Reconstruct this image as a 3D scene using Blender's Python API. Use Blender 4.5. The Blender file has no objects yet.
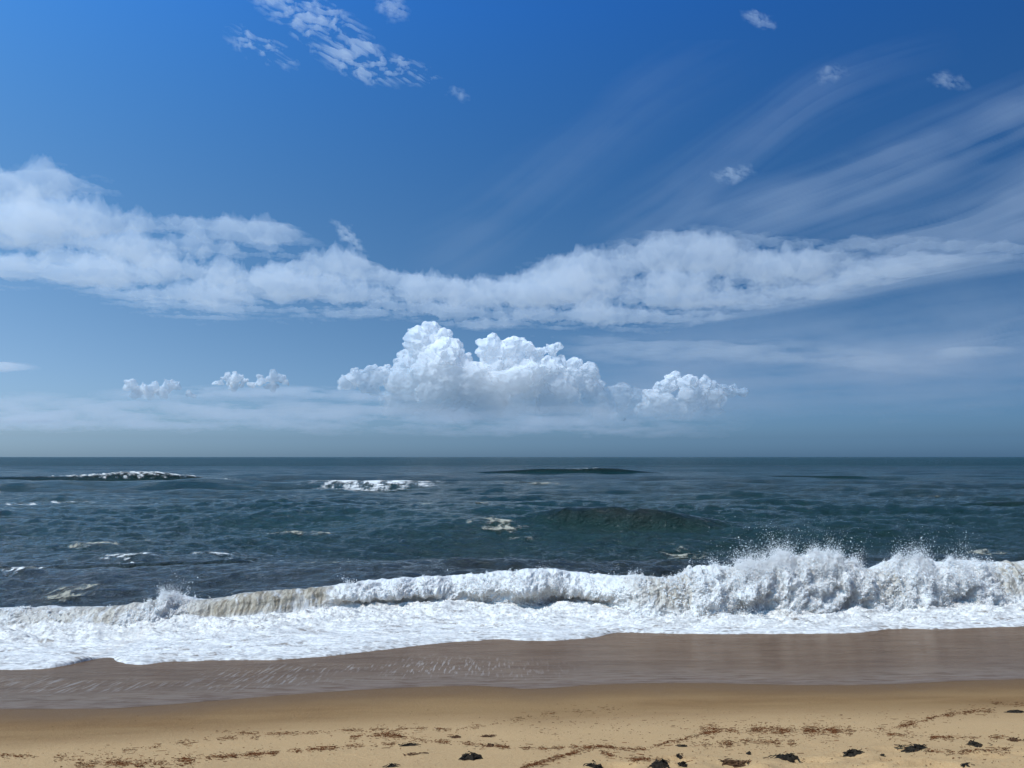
import bpy, bmesh, math, random
import numpy as np
from mathutils import Vector

# ---------------------------------------------------------------- camera, sky, sun, exposure
S = bpy.context.scene
COL = S.collection
S.render.resolution_x, S.render.resolution_y = 1024, 768
W, H, F = 1024, 768, 770.0
PITCH = math.atan(73.0 / F)
EYE = 3.0
cam = bpy.data.cameras.new("camera")
cam_ob = bpy.data.objects.new("camera", cam)
COL.objects.link(cam_ob)
cam.sensor_width = 36.0
cam.lens = F / W * 36.0
cam.clip_start, cam.clip_end = 0.05, 250000.0
cam_ob.location = (0, 0, EYE)
cam_ob.rotation_euler = (math.pi / 2 + PITCH, 0, 0)
S.camera = cam_ob

SUN_EL, SUN_AZ = math.radians(56), math.radians(-118)
world = bpy.data.worlds.new("World")
S.world = world
world.use_nodes = True
wn = world.node_tree
sky = wn.nodes.new("ShaderNodeTexSky")
sky.sky_type = 'NISHITA'
sky.sun_disc = False
sky.sun_elevation = SUN_EL
sky.sun_rotation = SUN_AZ
sky.altitude = 0
sky.air_density = 0.5
sky.dust_density = 1.5
sky.ozone_density = 4.0
# the clear maritime sky is deeper and bluer than the model's: contrast per channel and a falloff with elevation
SKY = 0.07
def wmath(op, a, b=0.0):
    nd = wn.nodes.new("ShaderNodeMath")
    nd.operation = op
    for i, v in enumerate((a, b)):
        if isinstance(v, bpy.types.NodeSocket):
            wn.links.new(v, nd.inputs[i])
        else:
            nd.inputs[i].default_value = v
    return nd.outputs[0]
wtc = wn.nodes.new("ShaderNodeTexCoord")
wsep = wn.nodes.new("ShaderNodeSeparateXYZ")
wn.links.new(wtc.outputs["Generated"], wsep.inputs[0])
wz = wmath('MINIMUM', wmath('MAXIMUM', wsep.outputs[2], 0.02), 0.52)
wsz = wmath('SQRT', wz)
wcs = wn.nodes.new("ShaderNodeSeparateColor")
wn.links.new(sky.outputs[0], wcs.inputs[0])
wcc = wn.nodes.new("ShaderNodeCombineColor")
wlow = wmath('MAXIMUM', wmath('SUBTRACT', 0.024, wmath('MAXIMUM', wsep.outputs[2], 0.0)), 0.0)      # pale marine haze along the horizon
for ch, (a, g, c, d, ex, hz) in enumerate(((0.03, 1.11, -3.6, 2.3, -0.88, 10.5), (0.59, 1.09, 1.45, -0.5, -0.68, 14.0), (1.05, 1.08, 4.95, -3.05, -0.54, 14.5))):
    v = wmath('POWER', wmath('MULTIPLY', wcs.outputs[ch], SKY), g)
    e = wmath('ADD', wmath('ADD', wmath('MULTIPLY', wz, c), wmath('MULTIPLY', wsz, d)), a - math.log(SKY))
    e = wmath('ADD', e, wmath('MULTIPLY', wlow, hz))
    e = wmath('EXPONENT', wmath('ADD', e, wmath('MULTIPLY', wsep.outputs[0], ex)))
    wn.links.new(wmath('MULTIPLY', v, e), wcc.inputs[ch])
wn.links.new(wcc.outputs[0], wn.nodes["Background"].inputs[0])
wn.nodes["Background"].inputs[1].default_value = SKY
sun = bpy.data.lights.new("sun", 'SUN')
sun.energy = 4.0
sun.angle = math.radians(0.53)
sun.color = (1.0, 0.97, 0.925)
sun_ob = bpy.data.objects.new("sun", sun)
COL.objects.link(sun_ob)
SUN_DIR = Vector((math.sin(SUN_AZ) * math.cos(SUN_EL), math.cos(SUN_AZ) * math.cos(SUN_EL), math.sin(SUN_EL)))
sun_ob.rotation_euler = (-SUN_DIR).to_track_quat('-Z', 'Y').to_euler()
sun_ob.location = (0, 0, 50)
S.view_settings.view_transform = 'Standard'
S.view_settings.look = 'None'
S.view_settings.exposure = 0.0
S.view_settings.gamma = 1.0
S.view_settings.use_curve_mapping = False
cy = S.cycles
cy.volume_bounces = 10
cy.max_bounces = 16
cy.diffuse_bounces = 12
cy.glossy_bounces = 3
cy.transmission_bounces = 4
cy.transparent_max_bounces = 24
cy.caustics_reflective = False
cy.caustics_refractive = False
cy.sample_clamp_indirect = 6.0
cy.use_denoising = True

# ---------------------------------------------------------------- helpers
RNG = np.random.default_rng(11)

def ray(px, py):
    """Direction of the view ray through a photo pixel (y component along the view)."""
    px, py = np.asarray(px, float), np.asarray(py, float)
    x = (px - 512.0) / F
    v = (384.0 - py) / F
    c, s = math.cos(PITCH), math.sin(PITCH)
    return x, c - v * s, s + v * c

def on_plane(px, py, z):
    dx, dy, dz = ray(px, py)
    t = (z - EYE) / dz
    return dx * t, dy * t

def project(x, y, z):
    c, s = math.cos(PITCH), math.sin(PITCH)
    dz = z - EYE
    d = y * c + dz * s
    u = -y * s + dz * c
    return 512 + F * x / d, 384 - F * u / d

def _hash(ix, iy, iz, seed):
    h = (ix * 374761393 + iy * 668265263 + iz * 2147483647 + seed * 1274126177) & 0xFFFFFFFF
    h = ((h ^ (h >> 13)) * 1274126177) & 0xFFFFFFFF
    h = ((h ^ (h >> 16)) * 2246822519) & 0xFFFFFFFF
    return (h ^ (h >> 15)) & 0xFFFFFFFF

def perlin2(x, y, seed=0):
    x, y = np.broadcast_arrays(np.asarray(x, float), np.asarray(y, float))
    x0, y0 = np.floor(x).astype(np.int64), np.floor(y).astype(np.int64)
    fx, fy = x - x0, y - y0
    u = fx * fx * fx * (fx * (fx * 6 - 15) + 10)
    v = fy * fy * fy * (fy * (fy * 6 - 15) + 10)
    def g(i, j):
        a = _hash(x0 + i, y0 + j, 0 * x0, seed) * (2 * math.pi / 4294967296.0)
        return np.cos(a) * (fx - i) + np.sin(a) * (fy - j)
    a, b, c, d = g(0, 0), g(1, 0), g(0, 1), g(1, 1)
    return ((a + (b - a) * u) * (1 - v) + (c + (d - c) * u) * v) * 1.5

def fbm2(x, y, octs=4, seed=0, gain=0.5, lac=2.03, mode=None):
    s, amp, tot, f = 0.0, 1.0, 0.0, 1.0
    for o in range(octs):
        n = perlin2(np.asarray(x) * f + 17.3 * o, np.asarray(y) * f - 9.1 * o, seed + o * 7)
        if mode == 'billow':
            n = np.abs(n) * 2 - 0.6
        elif mode == 'ridge':
            n = 0.6 - np.abs(n) * 2
        s = s + amp * n
        tot += amp
        amp *= gain
        f *= lac
    return s / tot

def sstep(a, b, x):
    t = np.clip((np.asarray(x, float) - a) / (b - a), 0, 1)
    return t * t * (3 - 2 * t)

def smooth_curve(pts):
    """Monotone-ish smooth interpolation through (x, y) points."""
    P = np.array(pts, float)
    X, Y = P[:, 0], P[:, 1]
    d = np.gradient(Y, X)
    def f(x):
        x = np.clip(np.asarray(x, float), X[0], X[-1])
        i = np.clip(np.searchsorted(X, x) - 1, 0, len(X) - 2)
        h = X[i + 1] - X[i]
        t = (x - X[i]) / h
        return ((2 * t**3 - 3 * t**2 + 1) * Y[i] + (t**3 - 2 * t**2 + t) * h * d[i]
                + (-2 * t**3 + 3 * t**2) * Y[i + 1] + (t**3 - t**2) * h * d[i + 1])
    return f

def mesh_from(name, verts, faces, attrs=None, smooth=True):
    """verts (n,3), faces (m,k) as numpy; float point attributes."""
    me = bpy.data.meshes.new(name)
    verts = np.ascontiguousarray(verts, np.float32)
    faces = np.ascontiguousarray(faces, np.int32)
    k = faces.shape[1]
    me.vertices.add(len(verts))
    me.vertices.foreach_set("co", verts.ravel())
    me.loops.add(faces.size)
    me.loops.foreach_set("vertex_index", faces.ravel())
    me.polygons.add(len(faces))
    me.polygons.foreach_set("loop_start", np.arange(0, faces.size, k, dtype=np.int32))
    if smooth:
        me.polygons.foreach_set("use_smooth", np.ones(len(faces), bool))
    me.update(calc_edges=True)
    for key, arr in (attrs or {}).items():
        a = me.attributes.new(key, 'FLOAT', 'POINT')
        a.data.foreach_set("value", np.ascontiguousarray(arr, np.float32).ravel())
    return me

def grid_faces(nr, nc, keep=None):
    """Quads of an nr x nc vertex grid; keep is an optional vertex mask. Returns faces, used vertex ids."""
    idx = np.arange(nr * nc).reshape(nr, nc)
    f = np.stack([idx[:-1, :-1], idx[:-1, 1:], idx[1:, 1:], idx[1:, :-1]], -1).reshape(-1, 4)
    if keep is not None:
        k = keep.ravel()
        f = f[k[f].any(1)]
    return f

def compact(verts, faces, attrs):
    used = np.unique(faces)
    m = np.full(len(verts), -1)
    m[used] = np.arange(len(used))
    return verts[used], m[faces], {k: np.asarray(v).ravel()[used] for k, v in attrs.items()}

def obj(name, me, mat, parent=None, **props):
    o = bpy.data.objects.new(name, me)
    COL.objects.link(o)
    if mat is not None and not me.materials:
        me.materials.append(mat)
    if parent is not None:
        o.parent = parent
    for k, v in props.items():
        o[k] = v
    return o

def empty(name, loc, **props):
    o = bpy.data.objects.new(name, None)
    COL.objects.link(o)
    o.location = loc
    o.empty_display_size = 0.3
    for k, v in props.items():
        o[k] = v
    bpy.context.view_layer.update()
    return o

class NT:
    """A small node-graph writer."""
    def __init__(self, name):
        self.m = bpy.data.materials.new(name)
        self.m.use_nodes = True
        self.t = self.m.node_tree
        self.t.nodes.clear()
        self.out = self.t.nodes.new("ShaderNodeOutputMaterial")
    def n(self, kind, ins=None, **props):
        nd = self.t.nodes.new("ShaderNode" + kind)
        for k, v in props.items():
            setattr(nd, k, v)
        for k, v in (ins or {}).items():
            sock = nd.inputs[k]
            if isinstance(v, bpy.types.NodeSocket):
                self.t.links.new(v, sock)
            elif isinstance(v, bpy.types.Node):
                self.t.links.new(v.outputs[0], sock)
            else:
                sock.default_value = v
        return nd
    def math(self, op, a, b=0.0, c=0.0, clamp=False):
        return self.n("Math", {0: a, 1: b, 2: c}, operation=op, use_clamp=clamp).outputs[0]
    def attr(self, name):
        return self.n("Attribute", attribute_name=name).outputs["Fac"]
    def ramp(self, v, lo, hi, a=0.0, b=1.0, smooth=True):
        return self.n("MapRange", {"Value": v, "From Min": lo, "From Max": hi, "To Min": a, "To Max": b},
                      interpolation_type='SMOOTHSTEP' if smooth else 'LINEAR', clamp=True).outputs[0]
    def coord(self, scale=(1, 1, 1), rot=(0, 0, 0), kind="Object"):
        tc = self.n("TexCoord")
        return self.n("Mapping", {"Vector": tc.outputs[kind], "Scale": scale, "Rotation": rot}).outputs[0]
    def noise(self, vec, scale, detail=4, rough=0.55, dist=0.0):
        return self.n("TexNoise", {"Vector": vec, "Scale": scale, "Detail": detail, "Roughness": rough, "Distortion": dist}).outputs["Fac"]
    def mix(self, f, a, b):
        nd = self.n("Mix", data_type='RGBA')
        for i, v in ((0, f), (6, a), (7, b)):
            if isinstance(v, bpy.types.NodeSocket):
                self.t.links.new(v, nd.inputs[i])
            else:
                nd.inputs[i].default_value = v if i == 0 else (*v, 1)
        return nd.outputs[2]
    def surface(self, s):
        self.t.links.new(s.outputs[0] if isinstance(s, bpy.types.Node) else s, self.out.inputs["Surface"])
    def volume(self, s):
        self.t.links.new(s.outputs[0], self.out.inputs["Volume"])

# ---------------------------------------------------------------- clouds
def cloud_mat(name, sigma, g, fade=None):
    m = NT("cloud_" + name)
    clear = m.n("BsdfTransparent").outputs[0]
    white = m.n("BsdfDiffuse", {"Color": (.97, .985, 1, 1)}).outputs[0]  # faint blue in the cloud colours: aerial haze put into the tint
    if fade:                                                    # cumulus: dense billows above; horizon haze put in by fading out the base
        z = m.n("SeparateXYZ", {0: m.n("NewGeometry").outputs["Position"]}).outputs[2]
        lit = m.n("MixShader", {0: 0.3, 1: white, 2: m.n("BsdfTranslucent", {"Color": (.97, .985, 1, 1)}).outputs[0]}).outputs[0]
        m.surface(m.n("MixShader", {0: m.ramp(z, fade[0], fade[1], 0.0, fade[3]), 1: clear, 2: lit}))
        m.volume(m.n("VolumeScatter", {"Color": (.975, .99, 1, 1), "Density": m.ramp(z, fade[0], fade[1], fade[2], sigma), "Anisotropy": g}))
    else:
        m.surface(m.n("MixShader", {0: 0.0, 1: clear, 2: white}))
        m.volume(m.n("VolumeScatter", {"Color": (.975, .99, 1, 1), "Density": sigma, "Anisotropy": g}))
    return m.m

def cloud_sheet(name, label, alt, x0, x1, y0, y1, step, dens, thick, sigma, g=0.3, lift=0.35):
    """A real slab of cloud at one altitude: a closed lens whose thickness follows the density field, filled with scattering air."""
    nx, ny = int((x1 - x0) / step) + 1, int((y1 - y0) / step) + 1
    PX, PY = np.meshgrid(np.linspace(x0, x1, nx), np.linspace(y0, y1, ny))
    X, Y = on_plane(PX, PY, alt)
    D = np.clip(dens(PX, PY, X / 1000.0, Y / 1000.0), 0, None)
    f = grid_faces(ny, nx, D > 0.012)
    th = thick * D
    c = np.array([X.mean(), Y.mean(), alt])
    top = np.stack([X, Y, alt + th * (1 - lift)], -1).reshape(-1, 3)
    bot = np.stack([X, Y, alt - th * lift - 0.5], -1).reshape(-1, 3)
    nv = len(top)
    ea, eb = f.ravel(), np.roll(f, -1, 1).ravel()
    key = np.minimum(ea, eb).astype(np.int64) * (nv + 1) + np.maximum(ea, eb)
    u, inv, cnt = np.unique(key, return_inverse=True, return_counts=True)
    bd = cnt[inv] == 1
    ra, rb = ea[bd], eb[bd]
    faces = np.concatenate([f, f[:, ::-1] + nv, np.stack([rb, ra, ra + nv, rb + nv], -1)])
    verts, faces, _ = compact(np.concatenate([top, bot]), faces, {})
    o = obj(name, mesh_from(name, verts - c, faces), cloud_mat(name, sigma, g))
    o.location = c
    o["label"] = label
    o["category"] = "cloud"
    return o

def streak(px, py, pts, wid):
    """Soft profile round a curve y(x); wid(px) is its half width."""
    f = smooth_curve(pts)
    t = (py - f(px)) / wid
    return np.exp(-t * t * 1.6), t

def blob(px, py, cx, cy, rx, ry, rot=0.0):
    c, s = math.cos(rot), math.sin(rot)
    a, b = (px - cx) * c + (py - cy) * s, -(px - cx) * s + (py - cy) * c
    return np.clip(1 - np.sqrt((a / rx) ** 2 + (b / ry) ** 2), 0, 1)

def band_dens(px, py, x, y):
    top = smooth_curve([(-300, 190), (-100, 165), (0, 170), (50, 158), (110, 172), (165, 192), (210, 206), (260, 216), (320, 236), (370, 262), (420, 275), (470, 276), (520, 266), (560, 252), (600, 240), (650, 229), (700, 226), (760, 230), (830, 234), (900, 232), (960, 238), (1100, 250), (1400, 270)])(px)
    bot = smooth_curve([(-300, 285), (-100, 290), (0, 290), (60, 302), (140, 318), (220, 328), (300, 324), (360, 322), (430, 328), (520, 334), (600, 338), (660, 334), (740, 322), (820, 308), (880, 292), (960, 270), (1100, 262), (1400, 285)])(px)
    h = np.maximum(bot - top, 4)
    t = (py - top) / h
    wob = 0.12 * fbm2(x * 0.5, y * 0.5, 3, 55)
    env = sstep(-0.1, 0.35, t + wob) * sstep(1.06, 0.66, t + wob)
    st = fbm2(x * 0.16 + y * 0.1, y * 0.9 - x * 0.18, 5, 3)
    n = fbm2(x * 0.5 + 0.4 * st, y * 0.7 - x * 0.05, 7, 21, gain=0.62)
    left = sstep(420, 120, px) * sstep(0.75, 0.1, t)                       # combed, open streaks upper left
    n = n + 0.6 * fbm2(x * 2.6, y * 2.2 - x * 0.3, 4, 23, gain=0.6)
    d = env * (0.60 + 2.1 * n + (0.8 + 0.9 * left) * st + 0.05 * left) - 0.10 * (1 - env)
    d = np.where(d > 0, d, 0) ** 1.6
    return np.clip(d, 0, 1.7) * (0.30 + 0.70 * sstep(960, 700, px))

cloud_sheet("altocumulus_band", "long ragged white cloud band stretching across the whole sky", 3500, -300, 1320, 140, 350, 1.0, band_dens, 430, 0.00125)

def mottle_dens(px, py, x, y):
    e = np.maximum.reduce([blob(px, py, 330, 34, 95, 34, 0.62), blob(px, py, 300, 8, 66, 28, 0.35), blob(px, py, 262, 48, 52, 20, 0.45) * 0.75,
                           blob(px, py, 392, 68, 62, 17, 0.25), blob(px, py, 350, 55, 70, 26, 0.5)])
    q = fbm2(px / 30.0, py / 22.0, 2, 40)
    n = fbm2(px / 15.0 + q - py / 40.0, py / 7.0 - px / 26.0 + q, 5, 41, gain=0.62)
    n2 = fbm2(px / 60.0, py / 30.0, 3, 47)
    return np.clip(sstep(0, 0.55, e) * (0.26 + 2.1 * n + 1.1 * n2) - 0.05, 0, 1.1) ** 1.3
cloud_sheet("mottled_cloud", "speckled patch of small white cloudlets high at the top of the sky", 6000, 215, 470, -30, 110, 0.7, mottle_dens, 80, 0.0052)

def wisp(cx, cy, rx, ry, rot, seed, gain=1.0, fx=5.0):
    def f(px, py, x, y):
        wx = 9 * fbm2(px / 14.0, py / 14.0, 3, seed + 50)
        wy = 7 * fbm2(px / 14.0, py / 14.0, 3, seed + 60)
        e = sstep(0, 0.9, blob(px + wx, py + wy, cx, cy, rx, ry, rot))
        n = fbm2(px / 13.0, py / 5.5 - px / 22.0, 5, seed, gain=0.68)
        return np.clip(e * (0.55 + 1.5 * n) * gain - 0.02, 0, 1) ** 1.3
    return f
for name, lab, cx, cy, rx, ry, rot, seed, gain in (
        ("small_cloud", "small torn white cloud scrap at the top edge of the sky, beside the speckled patch", 393, 8, 22, 16, 0.6, 5, 1.5),
        ("small_cloud", "tiny bright white cloud scrap alone in the deep blue at upper right", 759, 19, 22, 10, 0.35, 6, 1.5),
        ("small_cloud", "tiny torn white cloud scrap near the right edge above the streaks", 951, 82, 24, 12, 0.2, 7, 1.0),
        ("small_cloud", "faint tiny cloud wisp at the tip of the upper thin streak", 831, 73, 20, 11, -0.3, 8, 0.75),
        ("small_cloud", "small pale cloud puff above the right part of the long cloud band", 733, 174, 24, 10, -0.1, 9, 1.1),
        ("small_cloud", "slanting white cloud wisp rising from the dip of the long cloud band", 350, 238, 30, 9, 0.85, 10, 1.2),
        ("small_cloud", "dot of white cloud just below the speckled patch of cloudlets", 457, 94, 14, 8, 0.4, 12, 0.9)):
    cloud_sheet(name, lab, 5500, cx - 40, cx + 40, cy - 40, cy + 40, 0.6, wisp(cx, cy, rx * 1.1, ry * 1.1, rot, seed, gain), 70, 0.0038)["group"] = "scraps of cloud in the blue"

def veil_dens(pts, wid, seed, gain, k=0.35):
    def f(px, py, x, y):
        e, t = streak(px, py, pts, wid(px))
        # fibres combed along the streak
        u = (px * 0.93 - (py - 0) * 0.36) / 420.0
        fib = fbm2(u * 1.2, t * 2.6 + u * 0.4, 5, seed, gain=0.6)
        soft = fbm2(px / 160.0, py / 60.0, 4, seed + 3)
        return np.clip(e * (0.55 + 0.75 * fib + 0.6 * soft) * gain - 0.05, 0, 1)
    return f
xs = lambda a, b, w0, w1: (lambda px: w0 + (w1 - w0) * np.clip((px - a) / (b - a), 0, 1))
fade = lambda f, a0, a1, b0, b1: (lambda px, py, x, y: f(px, py, x, y) * sstep(a0, a1, px) * sstep(b1, b0, px))
cloud_sheet("cirrus_streak", "broad pale cirrus streak slanting up to the right edge, the widest one", 9000, 560, 1320, -40, 330, 1.6,
            fade(veil_dens([(560, 285), (700, 238), (830, 195), (930, 158), (1024, 118), (1320, 0)], xs(600, 1024, 38, 44), 71, 1.0), 580, 800, 1150, 1320), 420, 0.00042)
cloud_sheet("cirrus_streak", "thin faint cirrus streak in the deep blue, uppermost of the slanting ones", 9000, 560, 1000, 20, 280, 1.6,
            fade(veil_dens([(560, 262), (640, 222), (740, 152), (820, 95), (900, 62), (1000, 40)], xs(600, 900, 44, 34), 81, 0.8), 570, 700, 800, 980), 420, 0.00026)
cloud_sheet("cirrus_streak", "pale cirrus veil trailing from the band's right end to the right edge", 8000, 780, 1400, 130, 310, 1.6,
            fade(veil_dens([(780, 262), (900, 244), (960, 232), (1024, 208), (1400, 120)], xs(800, 1024, 22, 48), 91, 1.1), 800, 940, 1200, 1390), 420, 0.00045)
cloud_sheet("cirrus_streak", "hazy cirrus veil over the low right sky above the horizon", 8000, 850, 1400, 290, 380, 1.6,
            fade(veil_dens([(850, 366), (950, 350), (1024, 334), (1400, 260)], xs(850, 1024, 10, 20), 95, 1.0), 860, 960, 1200, 1390), 420, 0.00028)
cloud_sheet("cirrus_streak", "barely visible wide cirrus veil fanning up the middle of the blue sky", 9000, 380, 800, 40, 290, 2.0,
            fade(veil_dens([(380, 275), (470, 235), (560, 170), (640, 105), (800, 20)], xs(400, 700, 50, 45), 99, 0.8), 390, 500, 600, 790), 420, 0.00014)

def layer_dens(pts, w, seed, gain, fx=0.35):
    def f(px, py, x, y):
        e, t = streak(px, py, pts, w(px))
        n = fbm2(px / 70.0, py / 11.0, 5, seed, gain=0.58)
        return np.clip(e * (0.5 + 1.2 * n) * gain - 0.08, 0, 1)
    return f
cloud_sheet("cirrus_streak", "very broad thin grey veil under the right half of the long cloud band", 5000, 520, 1420, 255, 445, 2.0,
            fade(veil_dens([(520, 372), (700, 362), (860, 350), (1024, 338), (1420, 300)], xs(600, 1024, 42, 70), 103, 1.0), 540, 700, 1250, 1410), 300, 0.00036)
cloud_sheet("cirrus_streak", "ragged pale cloud shreds trailing off the right end of the long cloud band", 3500, 640, 1150, 255, 340, 1.2,
            fade(veil_dens([(640, 318), (740, 306), (840, 288), (940, 268), (1150, 240)], xs(640, 1000, 14, 16), 105, 1.2), 650, 730, 960, 1140), 260, 0.0009)
cloud_sheet("stratus_layer", "flat grey cloud layer right of and above the cumulus tower", 4000, 520, 1010, 325, 395, 1.2,
            fade(layer_dens([(520, 348), (640, 350), (760, 352), (860, 360), (1010, 372)], xs(520, 900, 15, 14), 61, 1.0), 540, 620, 820, 1000), 300, 0.0006)
cloud_sheet("stratus_layer", "short thin bright cloud streak low on the right over the sea", 3500, 920, 1030, 335, 372, 0.8,
            fade(layer_dens([(920, 356), (975, 352), (1030, 350)], xs(920, 1024, 6, 6), 63, 0.85), 925, 955, 985, 1025), 260, 0.0010)
cloud_sheet("stratus_layer", "thin pale cloud streak low at the left edge of the sky", 3500, -120, 60, 352, 385, 0.8,
            fade(layer_dens([(-120, 364), (0, 367), (60, 371)], xs(-100, 0, 7, 5), 64, 1.4), -115, -60, 5, 45), 260, 0.0012)
cloud_sheet("stratus_layer", "low pale cloud bank hanging over the horizon on the left", 1400, -260, 780, 388, 442, 1.2,
            fade(layer_dens([(-260, 412), (0, 413), (200, 412), (400, 414), (780, 420)], xs(0, 400, 20, 18), 67, 1.15), -250, -80, 560, 770), 160, 0.0006)
cloud_sheet("stratus_layer", "long thin grey cloud shelf reaching the tower's left foot", 1900, 60, 460, 378, 412, 1.0,
            fade(layer_dens([(60, 396), (250, 392), (340, 394), (460, 400)], xs(60, 400, 6, 7), 69, 1.2), 80, 180, 380, 450), 150, 0.0010)

def cumulus(name, label, dist, blobs, base_py, seed, sigma, fadez, vox=0.9, levels=((0.46, 14), (0.2, 9))):
    """Cauliflower cloud: big lobes at true distance, each budding smaller lobes, welded by a voxel remesh into one body."""
    rng = np.random.default_rng(seed)
    k = dist / F
    sp = []
    for cx, cy, r in blobs:
        dx, dy, dz = ray(cx, cy)
        s = dist / dy
        sp.append((dx * s, dist + rng.uniform(-1.0, 0.6) * r * k, EYE + dz * s, r * k * 0.92))
    allsp, cur = list(sp), sp
    for frac, cnt in levels:
        nxt = []
        for (x, y, z, r) in cur:
            for _ in range(cnt):
                v = rng.normal(size=3)
                v[2] = abs(v[2]) * 1.1 - 0.35 * np.linalg.norm(v)
                v /= np.linalg.norm(v)
                rr = r * frac * rng.uniform(0.6, 1.25)
                nxt.append((x + v[0] * r * 0.93, y + v[1] * r * 0.93, z + v[2] * r * 0.93, rr))
        allsp += nxt
        cur = nxt
    zb = EYE + float(ray(512, base_py)[2] / ray(512, base_py)[1]) * dist
    allsp = [q for q in allsp if q[2] > zb - q[3] * 0.3]
    bm = bmesh.new()
    bmesh.ops.create_icosphere(bm, subdivisions=2, radius=1.0)
    bv = np.array([v.co[:] for v in bm.verts])
    bf = np.array([[v.index for v in f.verts] for f in bm.faces])
    bm.free()
    c = np.array([np.mean([q[0] for q in sp]), dist, zb])
    V = np.concatenate([bv * q[3] + np.array(q[:3]) - c for q in allsp])
    Fc = np.concatenate([bf + i * len(bv) for i in range(len(allsp))])
    tmp = bpy.data.objects.new("tmp", mesh_from("tmp", V, Fc))
    COL.objects.link(tmp)
    md = tmp.modifiers.new("r", 'REMESH')
    md.mode = 'VOXEL'
    md.voxel_size = vox * k
    me = bpy.data.meshes.new_from_object(tmp.evaluated_get(bpy.context.evaluated_depsgraph_get()))
    bpy.data.objects.remove(tmp)
    me.name = name
    co = np.empty(len(me.vertices) * 3, np.float32)
    me.vertices.foreach_get("co", co)
    co = co.reshape(-1, 3)
    no = np.empty(len(co) * 3, np.float32)
    me.vertices.foreach_get("normal", no)
    no = no.reshape(-1, 3)
    for fq, am in ((13.0, 4.6), (5.0, 2.3)):                            # pull the lobes out of round
        w = co / (k * fq)
        co = co + am * k * np.stack([fbm2(w[:, 0] + w[:, 1] * 0.6, w[:, 2] - w[:, 1] * 0.5, 2, seed + i) for i in (1, 2, 3)], -1)
    q = co / (k * 3.2)
    n = fbm2(q[:, 0] + q[:, 1] * 0.7, q[:, 2] - q[:, 1] * 0.7, 4, seed, mode='ridge', gain=0.6)
    co = co + no * (n * 1.1 * k)[:, None]
    me.vertices.foreach_set("co", np.ascontiguousarray(co, np.float32).ravel())
    me.polygons.foreach_set("use_smooth", np.ones(len(me.polygons), bool))
    me.update()
    me.materials.clear()
    o = obj(name, me, cloud_mat(name, sigma, 0.35, (zb + fadez[0] * k, zb + fadez[1] * k, sigma * fadez[2], fadez[3])))
    o.location = c
    o["label"] = label
    o["category"] = "cloud"
    return o

cumulus("cumulus_cloud", "tall billowing white cumulus tower standing over the horizon", 15000,
        [(428, 336, 15), (418, 345, 14), (437, 342, 13), (452, 348, 9), (422, 360, 20), (440, 368, 24), (452, 385, 30), (410, 372, 14),
         (345, 383, 8), (360, 380, 10), (378, 377, 11), (394, 380, 14), (372, 388, 9), (430, 392, 30), (470, 384, 22), (466, 368, 11), (548, 372, 13), (712, 400, 10), (622, 394, 9), (638, 400, 9), (480, 405, 28),
         (492, 352, 13), (508, 350, 13), (524, 350, 11), (536, 358, 10), (505, 372, 26), (528, 378, 22), (500, 400, 30), (545, 385, 18), (552, 350, 6), (558, 346, 4),
         (556, 362, 8), (575, 370, 10), (588, 374, 10), (580, 384, 14), (592, 392, 13), (560, 402, 26), (600, 404, 16), (616, 398, 10), (625, 406, 12),
         (400, 408, 18), (440, 414, 16), (480, 418, 14), (520, 416, 16), (560, 418, 14), (600, 418, 12), (630, 418, 10)],
        432, 31, 0.0038, (4, 100, 0.03, 0.40))
cumulus("cumulus_cloud", "smaller cumulus with flat right shoulder, just right of the tall tower", 14000,
        [(652, 399, 9), (664, 387, 8), (674, 382, 8), (688, 385, 9), (703, 387, 9), (718, 390, 8), (732, 392, 7), (743, 394, 5), (715, 397, 9), (690, 400, 14),
         (660, 408, 14), (645, 410, 8), (680, 412, 12), (710, 410, 10)], 428, 33, 0.0040, (3, 58, 0.03, 0.36))
cumulus("cumulus_cloud", "leftmost of the little white cumulus puffs low over the horizon", 16000,
        [(130, 387, 6), (142, 389, 5), (155, 387, 5), (168, 386, 5), (177, 387, 4), (150, 393, 6), (165, 393, 5), (136, 394, 5), (190, 396, 4)], 402, 35, 0.0045, (-2, 14, 0.08, 0.25), 0.7, ((0.5, 9),))
cumulus("cumulus_cloud", "little double humped white cumulus puff left of the tall tower", 16000,
        [(218, 384, 4), (228, 380, 5), (237, 379, 5), (245, 384, 4), (262, 381, 5), (272, 378, 5), (281, 379, 5), (287, 384, 3), (235, 387, 5), (255, 387, 4), (272, 387, 5)], 394, 37, 0.0045, (-2, 10, 0.08, 0.25), 0.7, ((0.5, 9),))
# ---------------------------------------------------------------- beach
SKEW = 0.10                                   # the shoreline runs slightly away to the right
_prof = smooth_curve([(-400, 14), (-60, 4.4), (-10, 1.8), (0, 1.46), (3, 1.29), (4.6, 1.14), (5.5, 0.98), (6.5, 0.77), (8.3, 0.44), (10.7, 0.21),
                      (12.2, 0.10), (13.4, 0.02), (14.5, -0.12), (16, -0.42), (20, -1.0), (40, -3.0), (90, -6.0), (400, -9)])

# soft trampled hollows along the top of the beach
hrng = np.random.default_rng(5)
HOLLOWS = []
for k_ in range(150):
    hx, hy = (hrng.uniform(-6, 6), hrng.uniform(3.6, 5.6)) if k_ < 60 else (hrng.uniform(0.3, 4.2), hrng.uniform(3.9, 5.3))
    if hy < 5.0 + 0.12 * hx:
        HOLLOWS.append((hx, hy, hrng.uniform(0.06, 0.14), hrng.uniform(0.010, 0.034)))

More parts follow.
